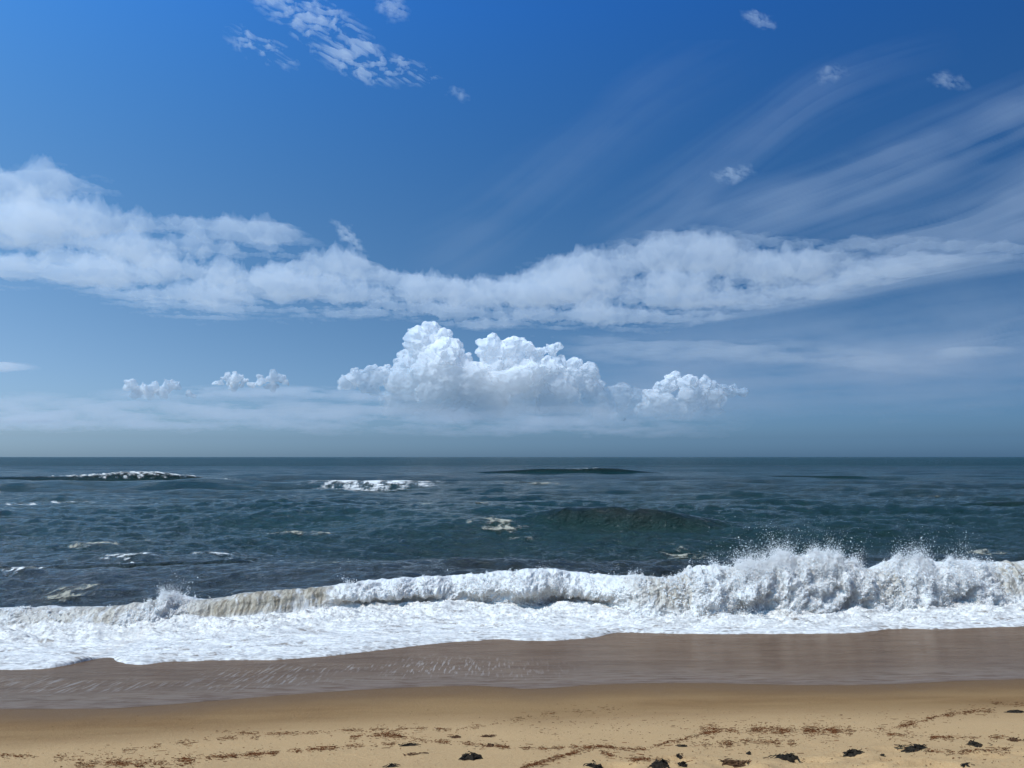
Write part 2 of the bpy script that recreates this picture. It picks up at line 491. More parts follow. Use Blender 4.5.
def ground_z(x, y):
    x, y = np.broadcast_arrays(np.atleast_1d(np.asarray(x, float)), np.atleast_1d(np.asarray(y, float)))
    u = y - SKEW * x
    z = _prof(u) + 0.016 * fbm2(x * 0.55, y * 0.8, 3, 201) * sstep(8.6, 6.5, u)
    near = (u < 7.6) & (u > 2) & (np.abs(x) < 16)
    if near.any():
        xn, yn = x[near], y[near]
        dz = sstep(7.6, 5.8, u[near]) * (0.010 * fbm2(xn * 2.2, yn * 2.2, 4, 221) + 0.004 * fbm2(xn * 9, yn * 9, 3, 222))
        for hx, hy, r, dep in HOLLOWS:
            m_ = (np.abs(yn - hy) < 0.5) & (np.abs(xn - hx) < 0.6)
            if m_.any():
                q = ((xn[m_] - hx) / (r * 1.5)) ** 2 + ((yn[m_] - hy) / r) ** 2
                dz[m_] += dep * (-np.exp(-q) + 0.55 * np.exp(-((np.sqrt(q) - 1.5) ** 2) * 4))
        z = z.copy()
        z[near] += dz
    return z

def on_ground(px, py, dz=0.0):
    px, py = np.asarray(px, float), np.asarray(py, float)
    dx, dy, dzz = ray(px, py)
    t = 3.0 / np.maximum(-dzz, 1e-4)
    lo, hi = np.full_like(t, 2.0), np.full_like(t, 60.0)
    for _ in range(40):
        m = 0.5 * (lo + hi)
        below = EYE + dzz * m < ground_z(dx * m, dy * m) + dz
        hi = np.where(below, m, hi)
        lo = np.where(below, lo, m)
    return dx * hi, dy * hi

def curve_on_ground(pts, pad, dz=0.0):
    """World curve y(x) through photo points lying on the beach, prolonged sideways along the shore."""
    px = np.linspace(pts[0][0], pts[-1][0], 260)
    X, Y = on_ground(px, smooth_curve(pts)(px), dz)
    left = [(X[0] + s, Y[0] + SKEW * s + 0.25 * math.sin(s * 0.7)) for s in (-60, -30, -15, -8, -4, -1.5)]
    right = [(X[-1] + s, Y[-1] + SKEW * s + 0.25 * math.sin(s * 0.6)) for s in (1.5, 4, 8, 15, 30, 60)]
    return smooth_curve(left + list(zip(X[::6], Y[::6])) + right)

swash_edge = curve_on_ground([(0, 709), (60, 709), (120, 708), (200, 702), (300, 694), (400, 688), (480, 686), (530, 689), (590, 685), (690, 683), (800, 685), (900, 684), (960, 681), (1024, 679)], 0)
foam_edge0 = curve_on_ground([(0, 671), (30, 671), (62, 668), (85, 662), (100, 660), (112, 660), (120, 664), (170, 663), (240, 662), (300, 660), (350, 655), (400, 649), (430, 645), (480, 642), (512, 640), (530, 643), (560, 641), (590, 639), (605, 635), (640, 634), (690, 635), (740, 635), (800, 635), (850, 634), (880, 631), (940, 630), (1024, 627)], 0)
def foam_edge(x):
    return foam_edge0(x) + 0.10 * fbm2(x * 1.1, 0 * x + 3.3, 3, 211) + 0.05 * fbm2(x * 5.0, 0 * x + 1.7, 5, 212, gain=0.65)

_fpx = np.linspace(-60, 1084, 300)
_foot = smooth_curve([(-60, 634), (0, 633), (60, 633), (130, 630), (200, 625), (256, 621), (330, 614), (400, 611), (430, 609), (470, 609), (512, 612), (600, 612), (620, 618), (700, 621), (800, 620), (850, 618), (900, 616), (960, 613), (1024, 607), (1084, 604)])
_fx, _fy = on_plane(_fpx, _foot(_fpx), 0.06)
wave_foot = smooth_curve([(_fx[0] + s, _fy[0] + SKEW * s + 0.4 * math.sin(s * 0.5)) for s in (-60, -30, -15, -8, -4, -1.5)] + list(zip(_fx[::6], _fy[::6]))
                         + [(_fx[-1] + s, _fy[-1] + SKEW * s + 0.4 * math.sin(s * 0.4)) for s in (1.5, 4, 8, 15, 30, 60)])

def graded(parts):
    """Concatenate linspaces (a, b, step)."""
    return np.concatenate([np.arange(a, b, s) for a, b, s in parts])

xs_ = graded([(-900, -60, 40), (-60, -16, 1.0), (-16, -9, 0.1), (-9, 9, 0.03), (9, 16, 0.1), (16, 60, 1.0), (60, 901, 40)])
ys_ = graded([(-300, -20, 20), (-20, 2.5, 0.5), (2.5, 9.5, 0.022), (9.5, 16, 0.06), (16, 60, 1.0), (60, 400, 40)])
GX, GY = np.meshgrid(xs_, ys_)
GU = GY - SKEW * GX
GZ = ground_z(GX, GY)
damp = swash_edge(GX) - GY                                          # metres up the beach from the swash line
m = NT("sand")
co = m.coord()
d = m.attr("up_beach")
edge = m.math('ADD', d, m.math('MULTIPLY', m.math('SUBTRACT', m.noise(co, 1.3, 3), 0.5), 0.5))
wet = m.ramp(edge, 1.25, 0.1)
grain = m.noise(co, 420, 2, 0.7)
mott = m.noise(co, 5.0, 5, 0.6)
broad = m.noise(m.coord(scale=(0.35, 1.2, 1)), 1.2, 3)
c_dry = m.mix(m.ramp(mott, 0.3, 0.7), (0.216, 0.110, 0.038), (0.256, 0.136, 0.049))
c_dry = m.mix(m.ramp(broad, 0.35, 0.65), c_dry, (0.308, 0.176, 0.070))
c_dry = m.mix(m.ramp(d, 1.3, 2.9, 0.0, 0.8), c_dry, (0.62, 0.39, 0.184))
c = m.mix(wet, c_dry, (0.138, 0.070, 0.024))
c = m.mix(m.ramp(grain, 0.3, 0.7, 0.0, 0.45), c, (0.12, 0.075, 0.038))
speck = m.noise(co, 95, 3, 0.75)
c = m.mix(m.ramp(speck, 0.56, 0.74, 0.0, 0.55), c, (0.10, 0.060, 0.030))
c = m.mix(m.ramp(speck, 0.44, 0.28, 0.0, 0.4), c, (0.52, 0.37, 0.21))
b = m.n("Bump", {"Height": grain, "Strength": 0.35, "Distance": 0.004})
b = m.n("Bump", {"Height": m.noise(co, 30, 6, 0.7), "Strength": m.math('MULTIPLY_ADD', wet, -0.45, 0.6), "Distance": 0.03, "Normal": b.outputs[0]})
m.surface(m.n("BsdfPrincipled", {"Base Color": c, "Roughness": m.math('MULTIPLY_ADD', wet, -0.35, 0.9), "Specular IOR Level": 0.12, "Normal": b.outputs[0]}))
verts = np.stack([GX, GY, GZ], -1).reshape(-1, 3)
obj("sand", mesh_from("sand", verts, grid_faces(*GX.shape), {"up_beach": damp}), m.m, kind="structure")

# ---------------------------------------------------------------- swash: the thin film of silty water draining back
sx = graded([(-60, -14, 0.5), (-14, -8, 0.08), (-8, 8.6, 0.02), (8.6, 15, 0.08), (15, 60, 0.5)])
tv = np.linspace(0, 1, 150)
SX, ST = np.meshgrid(sx, tv)
lo = swash_edge(SX) + 0.02 * fbm2(SX * 2.5, 0 * SX, 4, 231)
SY = lo + (wave_foot(SX) + 0.3 - lo) * ST
film = np.minimum(0.016 * (1 - np.exp(-(SY - lo) / 0.25)), 0.02)
SZ = ground_z(SX, SY) + 0.001 + film + 0.002 * fbm2(SX * 1.6, SY * 5, 3, 233)
m = NT("swash_water")
co = m.coord()
into = m.attr("seaward")
streaky = m.noise(m.coord(scale=(0.5, 2.6, 1), rot=(0, 0, -0.12)), 1.6, 5, 0.6, 0.6)
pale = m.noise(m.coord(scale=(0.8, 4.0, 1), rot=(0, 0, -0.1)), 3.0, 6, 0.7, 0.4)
c = m.mix(m.ramp(streaky, 0.3, 0.7), (0.094, 0.052, 0.030), (0.128, 0.077, 0.048))
c = m.mix(m.math('MAXIMUM', m.ramp(pale, 0.52, 0.8, 0.0, 0.5), m.math('MULTIPLY', m.ramp(into, 1.3, 0.25, 0.0, 0.55), m.ramp(pale, 0.36, 0.6))), c, (0.22, 0.165, 0.125))  # pale patches, plus mirrored sky painted as a pale band by the lower edge
# raised capillary ripples in slanting trains
w1 = m.noise(m.coord(scale=(1.0, 0.26, 1), rot=(0, 0, 0.62)), 15.0, 3, 0.55, 0.3)
w2 = m.noise(m.coord(scale=(0.35, 1.0, 1), rot=(0, 0, 0.2)), 7.0, 4, 0.6, 0.5)
patch = m.ramp(m.noise(m.coord(scale=(0.5, 1.3, 1)), 0.9, 3), 0.34, 0.58)
xx = m.n("SeparateXYZ", {0: m.n("NewGeometry").outputs["Position"]}).outputs[0]
train = m.math('MULTIPLY', m.ramp(xx, 1.2, -1.2, 0.05, 1.0), m.math('MULTIPLY', m.math('MULTIPLY', m.ramp(into, 0.30, 0.8), m.ramp(into, 2.4, 1.3)), patch))
hgt = m.math('ADD', m.math('MULTIPLY', m.math('MULTIPLY', w1, train), 0.30), m.math('MULTIPLY', w2, 0.16))
lace = m.math('MULTIPLY', m.ramp(m.noise(m.coord(scale=(1.6, 0.15, 1), rot=(0, 0, 0.62)), 17.0, 2.0, 0.5, 0.15), 0.52, 0.68), train)  # slanting sun glints, painted as pale streaks into the film's colour
c = m.mix(m.math('MULTIPLY', lace, 0.27), c, (0.55, 0.52, 0.48))
b = m.n("Bump", {"Height": hgt, "Strength": 1.0, "Distance": 0.045})
b = m.n("Bump", {"Height": m.noise(co, 90, 3, 0.6), "Strength": 0.12, "Distance": 0.004, "Normal": b.outputs[0]})
rgh = m.ramp(into, 0.0, 0.6, 0.30, 0.16)
wetn = m.n("Fresnel", {"IOR": 1.33, "Normal": b.outputs[0]}).outputs[0]
m.surface(m.n("MixShader", {0: m.math('MULTIPLY', wetn, 0.55), 1: m.n("BsdfDiffuse", {"Color": c, "Normal": b.outputs[0]}).outputs[0],
                            2: m.n("BsdfGlossy", {"Color": (0.86, 0.72, 0.60, 1), "Roughness": rgh, "Normal": b.outputs[0]}).outputs[0]}))
verts = np.stack([SX, SY, SZ], -1).reshape(-1, 3)
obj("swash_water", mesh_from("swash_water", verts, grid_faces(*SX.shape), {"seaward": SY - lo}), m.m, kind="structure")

# ---------------------------------------------------------------- sea
wrng = np.random.default_rng(23)
WAVES = []
for i in range(84):
    lam = 0.24 * (16.0 / 0.24) ** (i / 83.0)
    th = -math.pi / 2 + wrng.normal(0, 0.40 if lam > 2 else 0.55)
    sl = 0.066 * (1.0 if lam < 2.0 else 0.36)
    WAVES.append((2 * math.pi / lam * math.cos(th), 2 * math.pi / lam * math.sin(th), sl * lam / (2 * math.pi), wrng.uniform(0, 6.28), lam))

def sea_z(x, y, spacing):
    h = np.zeros_like(x)
    gust = 0.75 + 0.7 * fbm2(x / 9.0, y / 16.0, 3, 301)
    for kx, ky, a, ph, lam in WAVES:
        att = sstep(1.6, 4.0, lam / spacing)
        if att.max() <= 0:
            continue
        p = kx * x + ky * y + ph
        h += a * att * (0.55 * np.cos(p) + 0.45 * (1.3 - 2 * np.abs(np.sin(p / 2)))) * (gust if lam < 3 else 1.0)
    return h

for i, (lam, th, a) in enumerate(((33, -1.60, 0.16), (25, -1.49, 0.12), (19, -1.66, 0.09), (41, -1.53, 0.14), (14, -1.57, 0.05))):
    WAVES.append((2 * math.pi / lam * math.cos(th), 2 * math.pi / lam * math.sin(th), a, wrng.uniform(0, 6.28), lam))   # long-crested swell

def spacing_at(d, rows_px=0.25):
    return np.maximum(d * d / (EYE * F) * rows_px, 0.03)

def water_mat(name, near_silt=True, green=0.0):
    m = NT(name)
    co = m.coord()
    pos = m.n("SeparateXYZ", {0: m.n("NewGeometry").outputs["Position"]})
    yy = pos.outputs[1]
    big = m.noise(m.coord(scale=(0.35, 1.0, 1)), 0.05, 4, 0.6)
    c_far = m.mix(m.ramp(big, 0.35, 0.65), (0.004, 0.026, 0.029), (0.007, 0.038, 0.040))
    c_mid = m.mix(m.ramp(big, 0.35, 0.65), (0.009, 0.027, 0.021), (0.014, 0.036, 0.029))
    c = m.mix(m.ramp(yy, 30, 170), c_mid, c_far)
    c = m.mix(m.ramp(yy, 36, 17), c, (0.026, 0.028, 0.022))
    if green:
        hump = m.attr("hump")
        c = m.mix(m.math('MULTIPLY', hump, green), c, (0.012, 0.017, 0.010))
    n1 = m.noise(m.coord(scale=(0.55, 1.0, 1)), 2.6, 5, 0.66, 0.3)
    n2 = m.noise(m.coord(scale=(0.7, 1.0, 1), rot=(0, 0, 0.5)), 9.0, 3, 0.6, 0.2)
    n3 = m.noise(m.coord(scale=(0.4, 1.0, 1)), 0.30, 4, 0.6, 0.3)
    b = m.n("Bump", {"Height": n3, "Strength": 1.0, "Distance": m.ramp(yy, 40, 160, 0.0, 1.3, False)})
    b = m.n("Bump", {"Height": n1, "Strength": 1.0, "Distance": m.ramp(yy, 20, 90, 0.24, 0.75, False), "Normal": b.outputs[0]})
    b = m.n("Bump", {"Height": n2, "Strength": 1.0, "Distance": 0.06, "Normal": b.outputs[0]})
    m.surface(m.n("BsdfPrincipled", {"Base Color": c, "Roughness": m.ramp(yy, 20, 300, 0.07, 0.3, False), "IOR": 1.33, "Specular IOR Level": m.ramp(yy, 20, 260, 0.5, 0.08, False), "Normal": b.outputs[0]}))
    return m.m

rows = np.concatenate([457 + np.geomspace(0.06, 1.2, 40)[:-1], np.arange(458.2, 650, 0.25)])
cols = np.concatenate([np.linspace(-9000, -520, 40), np.arange(-500, -8, 6), np.arange(-8, 1032, 1.6), np.arange(1036, 1530, 6), np.linspace(1550, 10000, 40)])
ydist = -EYE / (ray(512, rows)[2] / ray(512, rows)[1])
CY = ydist[:, None] * np.ones((1, len(cols)))
CX = (cols - 512)[None, :] / F * math.cos(PITCH) * CY                 # fan of columns spreading with distance
CZ = sea_z(CX, CY, spacing_at(CY))
keep = CY > wave_foot(CX) + 0.25
verts = np.stack([CX, CY, CZ - 0.25 * sstep(3.0, 0.5, CY - wave_foot(CX))], -1).reshape(-1, 3)
faces = grid_faces(len(rows), len(cols), keep)
verts, faces, _ = compact(verts, faces, {})
SEA = water_mat("sea_water")
obj("sea", mesh_from("sea", verts, faces[:, ::-1]), SEA, kind="structure")
# ---------------------------------------------------------------- white water
def foam_mat(name, albedo=(0.90, 0.885, 0.85), holes=None):
    m = NT(name)
    co = m.coord()
    silt = m.attr("silt")
    fl = m.noise(co, 26, 5, 0.7)
    c = m.mix(m.ramp(fl, 0.3, 0.62), (0.74, 0.735, 0.72), albedo)
    c = m.mix(silt, c, m.mix(m.ramp(m.noise(m.coord(scale=(1, 0.3, 0.3)), 16, 4, 0.6), 0.35, 0.65), (0.34, 0.27, 0.175), (0.60, 0.52, 0.39)))
    b = m.n("Bump", {"Height": fl, "Strength": 0.6, "Distance": 0.03})
    dif = m.n("BsdfPrincipled", {"Base Color": c, "Roughness": m.math('MULTIPLY_ADD', silt, -0.35, 0.6), "Specular IOR Level": 0.3, "Normal": b.outputs[0]})
    tr = m.n("BsdfTranslucent", {"Color": c, "Normal": b.outputs[0]})
    mx = m.n("MixShader", {0: 0.28, 1: dif.outputs[0], 2: tr.outputs[0]})
    m.surface(mx)
    return m.m

_cpx = [(-60, 607), (0, 607), (60, 606), (130, 603), (160, 600), (180, 594), (200, 597), (256, 590), (300, 587), (340, 583), (365, 580), (400, 577), (470, 574),
        (512, 571), (545, 568), (560, 570), (600, 573), (640, 574), (680, 576), (692, 570), (720, 568), (745, 567), (770, 563), (800, 562), (830, 558), (850, 564),
        (870, 570), (884, 566), (905, 562), (940, 563), (980, 565), (1000, 565), (1024, 562), (1084, 566)]
_cf = smooth_curve(_cpx)
CREST_BACK = 0.85
_px = np.linspace(-60, 1084, 400)
_y0 = np.interp(_px, _px, wave_foot(on_plane(_px, _foot(_px), 0.06)[0])) + CREST_BACK
_rx, _ry, _rz = ray(_px, _cf(_px))
_cx, _cz = _rx / _ry * _y0, EYE + _rz / _ry * _y0
def crest_h(x):
    h = np.interp(x, _cx, _cz)
    out = 0.55 + 0.25 * perlin2(np.asarray(x) * 0.35, 0.5, 401)
    w = sstep(_cx[0] - 2.5, _cx[0], x) * sstep(_cx[-1] + 2.5, _cx[-1], x)
    return h * w + out * (1 - w)
def px_to_x(px):
    return np.interp(px, _px, _cx)
def along(pts):
    """Strength along the wave from (photo x, value) knots, as a function of world x."""
    X = px_to_x(np.array([p[0] for p in pts], float))
    V = np.array([p[1] for p in pts], float)
    return lambda x: np.interp(x, X, V)

hollow = along([(0, 0), (330, 0), (350, 0.8), (435, 0.8), (455, 0.5), (520, 0.9), (600, 0.9), (625, 0.15), (700, 0.05), (735, 0.5), (765, 0.12), (800, 0.15), (832, 0.6), (860, 0.2), (900, 0.05), (942, 0.6), (972, 0.15), (1000, 0), (1084, 0)])
curtain = along([(-60, 0.4), (60, 0.5), (130, 0.75), (160, 0.5), (180, 0.1), (205, 0.6), (230, 0.95), (330, 0.95), (350, 0.5), (375, 0.12), (500, 0.05), (560, 0.1), (600, 0.22), (630, 0.5), (650, 0.75), (680, 0.8), (692, 0.2), (700, 0.05),
                 (850, 0.08), (866, 0.7), (884, 0.7), (896, 0.1), (975, 0.12), (990, 0.75), (1040, 0.85), (1084, 0.5)])
rough = along([(-60, 0.8), (160, 0.8), (180, 1.2), (205, 0.8), (230, 0.6), (330, 0.65), (350, 0.8), (450, 1.0), (640, 0.9), (700, 1.15), (860, 1.15), (900, 1.1), (980, 1.0), (1084, 0.7)])
vigor = along([(-60, 0.15), (150, 0.15), (170, 0.6), (182, 0.8), (195, 0.4), (215, 0.08), (330, 0.10), (350, 0.35), (400, 0.28), (520, 0.3), (548, 0.5), (565, 0.35), (620, 0.3), (680, 0.4), (695, 0.85), (745, 0.8), (770, 0.9), (800, 0.95), (828, 1.15), (848, 0.8),
               (868, 0.45), (885, 0.8), (905, 0.95), (940, 0.85), (970, 0.8), (990, 0.5), (1030, 0.35), (1084, 0.3)])

wave_root = empty("breaking_wave", (0, 15.0, 0), label="breaking shore wave of white churning foam with brown sandy patches, nearest the beach", category="wave")
wx = graded([(-40, -12.5, 0.2), (-12.5, 12.5, 0.0125), (12.5, 40.1, 0.2)])
# control profiles (back offset from the foot, height share), toe to trough behind
P_roll = np.array([(-0.10, -0.05), (0.0, 0.10), (0.06, 0.30), (0.16, 0.52), (0.32, 0.74), (0.55, 0.91), (0.85, 1.0), (1.2, 0.97), (1.9, 0.72), (2.9, 0.30), (4.2, -0.15)])
P_holl = np.array([(0.05, -0.05), (0.42, 0.02), (0.50, 0.25), (0.36, 0.44), (0.12, 0.50), (0.10, 0.64), (0.42, 0.84), (0.75, 1.0), (1.2, 0.97), (1.9, 0.72), (4.2, -0.15)])
P_curt = np.array([(-0.05, -0.05), (0.05, 0.05), (0.16, 0.22), (0.26, 0.44), (0.35, 0.66), (0.44, 0.86), (0.72, 1.0), (1.1, 0.96), (1.9, 0.70), (2.9, 0.30), (4.2, -0.15)])
kk = np.linspace(0, 10, 11)
vv = np.concatenate([np.linspace(0, 6.5, 150), np.linspace(6.5, 10, 40)[1:]])
def prof(P):
    return smooth_curve(list(zip(kk, P[:, 0])))(vv), smooth_curve(list(zip(kk, P[:, 1])))(vv)
ro, ho, cu = prof(P_roll), prof(P_holl), prof(P_curt)
hw = hollow(wx)[None, :]
hw = np.clip(hw + 0.35 * fbm2(wx * 2.0, 0 * wx, 3, 402)[None, :] * (hw > 0.02), 0, 1)
cw = np.clip(curtain(wx)[None, :] * (1 - hw), 0, 1)
back = ro[0][:, None] * (1 - hw - cw) + ho[0][:, None] * hw + cu[0][:, None] * cw
high = ro[1][:, None] * (1 - hw - cw) + ho[1][:, None] * hw + cu[1][:, None] * cw
vg_ = vigor(wx)[None, :]
HC = crest_h(wx)[None, :] + (0.02 + 0.13 * vg_) * fbm2(wx * 2.6, 0 * wx + 7, 4, 404, gain=0.6)[None, :]
wob = 0.16 * fbm2(wx * 0.9, 0 * wx + 4.0, 3, 405)[None, :]
X = np.broadcast_to(wx, back.shape).copy()
Y = wave_foot(wx)[None, :] + back * (0.55 + 0.45 * np.clip(HC, 0.3, 1.3)) + wob * np.exp(-back)
Z = 0.03 + high * (HC - 0.03)
V = np.broadcast_to(vv[:, None], back.shape)
crestness = sstep(7.6, 6.0, V)
# normals of the smooth body, then rough it up
def normals(X, Y, Z):
    P = np.stack([X, Y, Z], -1)
    du, dv = np.gradient(P, axis=1), np.gradient(P, axis=0)
    n = np.cross(du, dv)
    return n / np.maximum(np.linalg.norm(n, axis=-1, keepdims=True), 1e-9)
N = normals(X, Y, Z)
if N[40, len(wx) // 2, 1] > 0:
    N = -N
s_arc = np.cumsum(np.concatenate([np.zeros((1, X.shape[1])), np.hypot(np.diff(Y, axis=0), np.diff(Z, axis=0))]), axis=0)
body = rough(wx)[None, :] * crestness * (0.35 + 0.65 * sstep(0.0, 1.2, V))
q = fbm2(X * 1.7, s_arc * 1.9, 3, 410)
n1 = fbm2(X * 3.2 + q, s_arc * 3.4 + q, 6, 411, gain=0.62, mode='ridge')
n2 = fbm2(X * 9, s_arc * 8, 4, 412, gain=0.6)
stri = fbm2(X * 11 + 0.8 * q, s_arc * 1.1 + X * 0.9, 4, 413, gain=0.6)                     # falling strings of water in the curtains
fb = np.clip(1 - 0.85 * cw, 0, 1)
disp = body * (fb * (0.10 * q + 0.24 * vg_ * fbm2(X * 2.1 + 3, s_arc * 1.5, 3, 409, mode='ridge') + 0.13 * n1 + 0.045 * n2) + (1 - fb) * (0.065 * stri + 0.07 * q))
X, Y, Z = X + N[..., 0] * disp * 0.6, Y + N[..., 1] * disp, Z + N[..., 2] * disp
silt_n = fbm2(X * 1.9, s_arc * 2.2, 4, 420)
silt = cw * sstep(1.2, 3.2, V) * sstep(7.2, 6.2, V) * sstep(-0.45, 0.25, silt_n + 0.35 * stri + 0.35) + 0.55 * sstep(0.15, 0.5, silt_n) * sstep(2.5, 4.0, V) * sstep(6.6, 5.6, V) * (1 - cw) * 0.45
lacing = sstep(0.05, 0.45, fbm2(X * 7 + 1.5 * q, s_arc * 1.8 - X * 0.8, 4, 431, gain=0.62))
silt = np.clip(silt, 0, 0.95) * (1 - 0.85 * lacing)
FOAM = foam_mat("white_water")
fc = grid_faces(*X.shape)
ri = np.nonzero(vv > 7.4)[0][0]                    # the back slope is clear water
nc = X.shape[1]
allv = np.stack([X, Y - 15.0, Z], -1).reshape(-1, 3)
front = fc[fc[:, 0] < (ri - 1) * nc]
backf = fc[fc[:, 0] >= (ri - 1) * nc]
v1, f1, a1 = compact(allv, front, {"silt": silt})
obj("foam_roller", mesh_from("foam_roller", v1, f1[:, ::-1], a1), FOAM, wave_root)
v2, f2, _ = compact(allv, backf, {})
obj("wave_back", mesh_from("wave_back", v2, f2[:, ::-1]), SEA, wave_root)

# spray: jets thrown up along the crest and from the foot of the broken sections
def spray(name, n_jets, start, length, per, seed, size, parent, spreadk=0.10, n_plumes=110):
    rng = np.random.default_rng(seed)
    ctr = rng.uniform(-13, 13, 3000)
    ctr = ctr[rng.uniform(0, 1.2, len(ctr)) < vigor(ctr) ** 1.3 * (1 - 0.8 * curtain(ctr))][:n_plumes]
    pick = rng.integers(0, len(ctr), n_jets)                       # the jets come bunched in plumes
    kick = rng.gamma(2.6, 0.38, len(ctr))[pick]
    lean = rng.normal(0, 0.30, len(ctr))[pick]
    xc = ctr[pick] + rng.normal(0, 0.10, n_jets)
    nj = len(xc)
    vg = vigor(xc)
    col = np.clip(np.searchsorted(wx, xc), 0, nc - 1)
    vrow = start(rng, nj)
    row = np.clip(np.searchsorted(vv, vrow), 0, len(vv) - 1)
    P0 = np.stack([X[row, col], Y[row, col], Z[row, col]], -1)
    plume = np.clip(0.75 + 0.9 * fbm2(xc * 1.6, 0 * xc + 2.2, 3, seed + 1), 0.1, 1.8)
    L = length * vg * np.clip(plume * kick, 0.12, 2.4) * rng.gamma(2.0, 0.5, nj)
    d = np.stack([lean + rng.normal(0, 0.24, nj), -0.25 + rng.normal(0, 0.3, nj), np.abs(rng.normal(1.0, 0.25, nj))], -1)
    d /= np.linalg.norm(d, axis=1, keepdims=True)
    t = rng.beta(0.9, 1.9, (nj, per))
    pos = P0[:, None, :] + d[:, None, :] * (L[:, None] * t)[..., None]
    pos += rng.normal(0, 1, (nj, per, 3)) * (0.012 + spreadk * (L[:, None] * t))[..., None]
    pos[..., 2] -= 0.25 * (L[:, None] * t) ** 2
    r = size * rng.lognormal(0, 0.45, (nj, per)) * (1.15 - 0.8 * t)
    pos, r = pos.reshape(-1, 3), r.reshape(-1)
    ok = pos[:, 2] > 0.05
    pos, r = pos[ok], r[ok]
    octv = np.array([(1, 0, 0), (-1, 0, 0), (0, 1, 0), (0, -1, 0), (0, 0, 1), (0, 0, -1)], float)
    octf = np.array([(0, 2, 4), (2, 1, 4), (1, 3, 4), (3, 0, 4), (2, 0, 5), (1, 2, 5), (3, 1, 5), (0, 3, 5)])
    n = len(pos)
    sq = rng.uniform(0.7, 1.3, (n, 1, 3))
    Vt = (pos[:, None, :] + octv[None] * r[:, None, None] * sq).reshape(-1, 3)
    Ft = (octf[None] + (np.arange(n) * 6)[:, None, None]).reshape(-1, 3)
    return obj(name, mesh_from(name, Vt - np.array([0, 15.0, 0]), Ft), SPRAY, parent, kind="stuff")
m = NT("spray")
dif = m.n("BsdfDiffuse", {"Color": (0.95, 0.94, 0.92, 1)})
tr = m.n("BsdfTranslucent", {"Color": (0.95, 0.94, 0.92, 1)})
m.surface(m.n("MixShader", {0: 0.35, 1: dif.outputs[0], 2: tr.outputs[0]}))
SPRAY = m.m
spray("crest_spray", 4200, lambda r, n: r.normal(5.6, 0.55, n), 0.27, 44, 31, 0.0048, wave_root)
spray("face_spray", 4800, lambda r, n: r.uniform(0.6, 5.2, n), 0.15, 34, 33, 0.0056, wave_root, 0.16, 260)
spray("flung_droplets", 300, lambda r, n: r.normal(5.8, 0.4, n), 0.55, 16, 35, 0.0048, wave_root, 0.13)

# the carpet of foam running up the sand in front of the wave
cxs = graded([(-60, -13, 0.4), (-13, 13, 0.013), (13, 60, 0.4)])
tv = np.concatenate([np.linspace(0, 0.06, 22), np.linspace(0.06, 1, 240)[1:]])
CX_, CT = np.meshgrid(cxs, tv)
e0 = foam_edge(CX_)
e1 = wave_foot(CX_) + 0.55
CY_ = e0 + (e1 - e0) * CT
dist = CY_ - e0
base = np.maximum(ground_z(CX_, CY_), 0.0 + 0 * CY_) + 0.012 + 0.012 * sstep(0, 0.2, dist)
lip = 0.030 * np.sqrt(sstep(0, 0.10, dist))
a = fbm2(CX_ * 1.1, CY_ * 3.0, 3, 501)
b_ = fbm2(CX_ * 3.5 + a, CY_ * 8.0 + a, 5, 502, mode='ridge', gain=0.6)
c_ = fbm2(CX_ * 16, CY_ * 26, 3, 503)
near_wave = sstep(1.6, 0.4, e1 - 0.55 - CY_) * sstep(0.05, 0.8, dist)
CZ_ = base + lip * (1 + 0.6 * a) + sstep(0, 0.3, dist) * (0.03 * a + 0.026 * b_ + 0.008 * c_) + near_wave * (0.09 + 0.10 * a + 0.06 * b_)
thin = np.clip(0.45 * sstep(0.7, 0.1, dist) + sstep(-0.05, 0.35, fbm2(CX_ * 1.3, CY_ * 4.2, 5, 505, gain=0.6) - 0.12 * near_wave) , 0, 1)
m = NT("sea_foam")
co = m.coord()
fl = m.noise(m.coord(scale=(0.32, 1.2, 1)), 12, 7, 0.7, 0.6)
cell = m.n("TexVoronoi", {"Vector": m.coord(scale=(0.6, 1.5, 1)), "Scale": 9.0, "Randomness": 1.0}, feature='DISTANCE_TO_EDGE').outputs["Distance"]
c = m.mix(m.ramp(fl, 0.34, 0.56), (0.43, 0.415, 0.395), (0.66, 0.625, 0.57))
gap = m.math('MULTIPLY', m.math('MULTIPLY', m.ramp(cell, 0.03, 0.22), m.attr("thin")), m.ramp(fl, 0.66, 0.46))
c = m.mix(m.math('MULTIPLY', gap, 0.9), c, (0.19, 0.15, 0.115))
b = m.n("Bump", {"Height": fl, "Strength": 0.5, "Distance": 0.03})
m.surface(m.n("BsdfPrincipled", {"Base Color": c, "Roughness": 0.55, "Specular IOR Level": 0.3, "Normal": b.outputs[0]}))
verts = np.stack([CX_, CY_, CZ_], -1).reshape(-1, 3)
obj("sea_foam", mesh_from("sea_foam", verts, grid_faces(*CX_.shape), {"thin": thin}), m.m, kind="stuff")
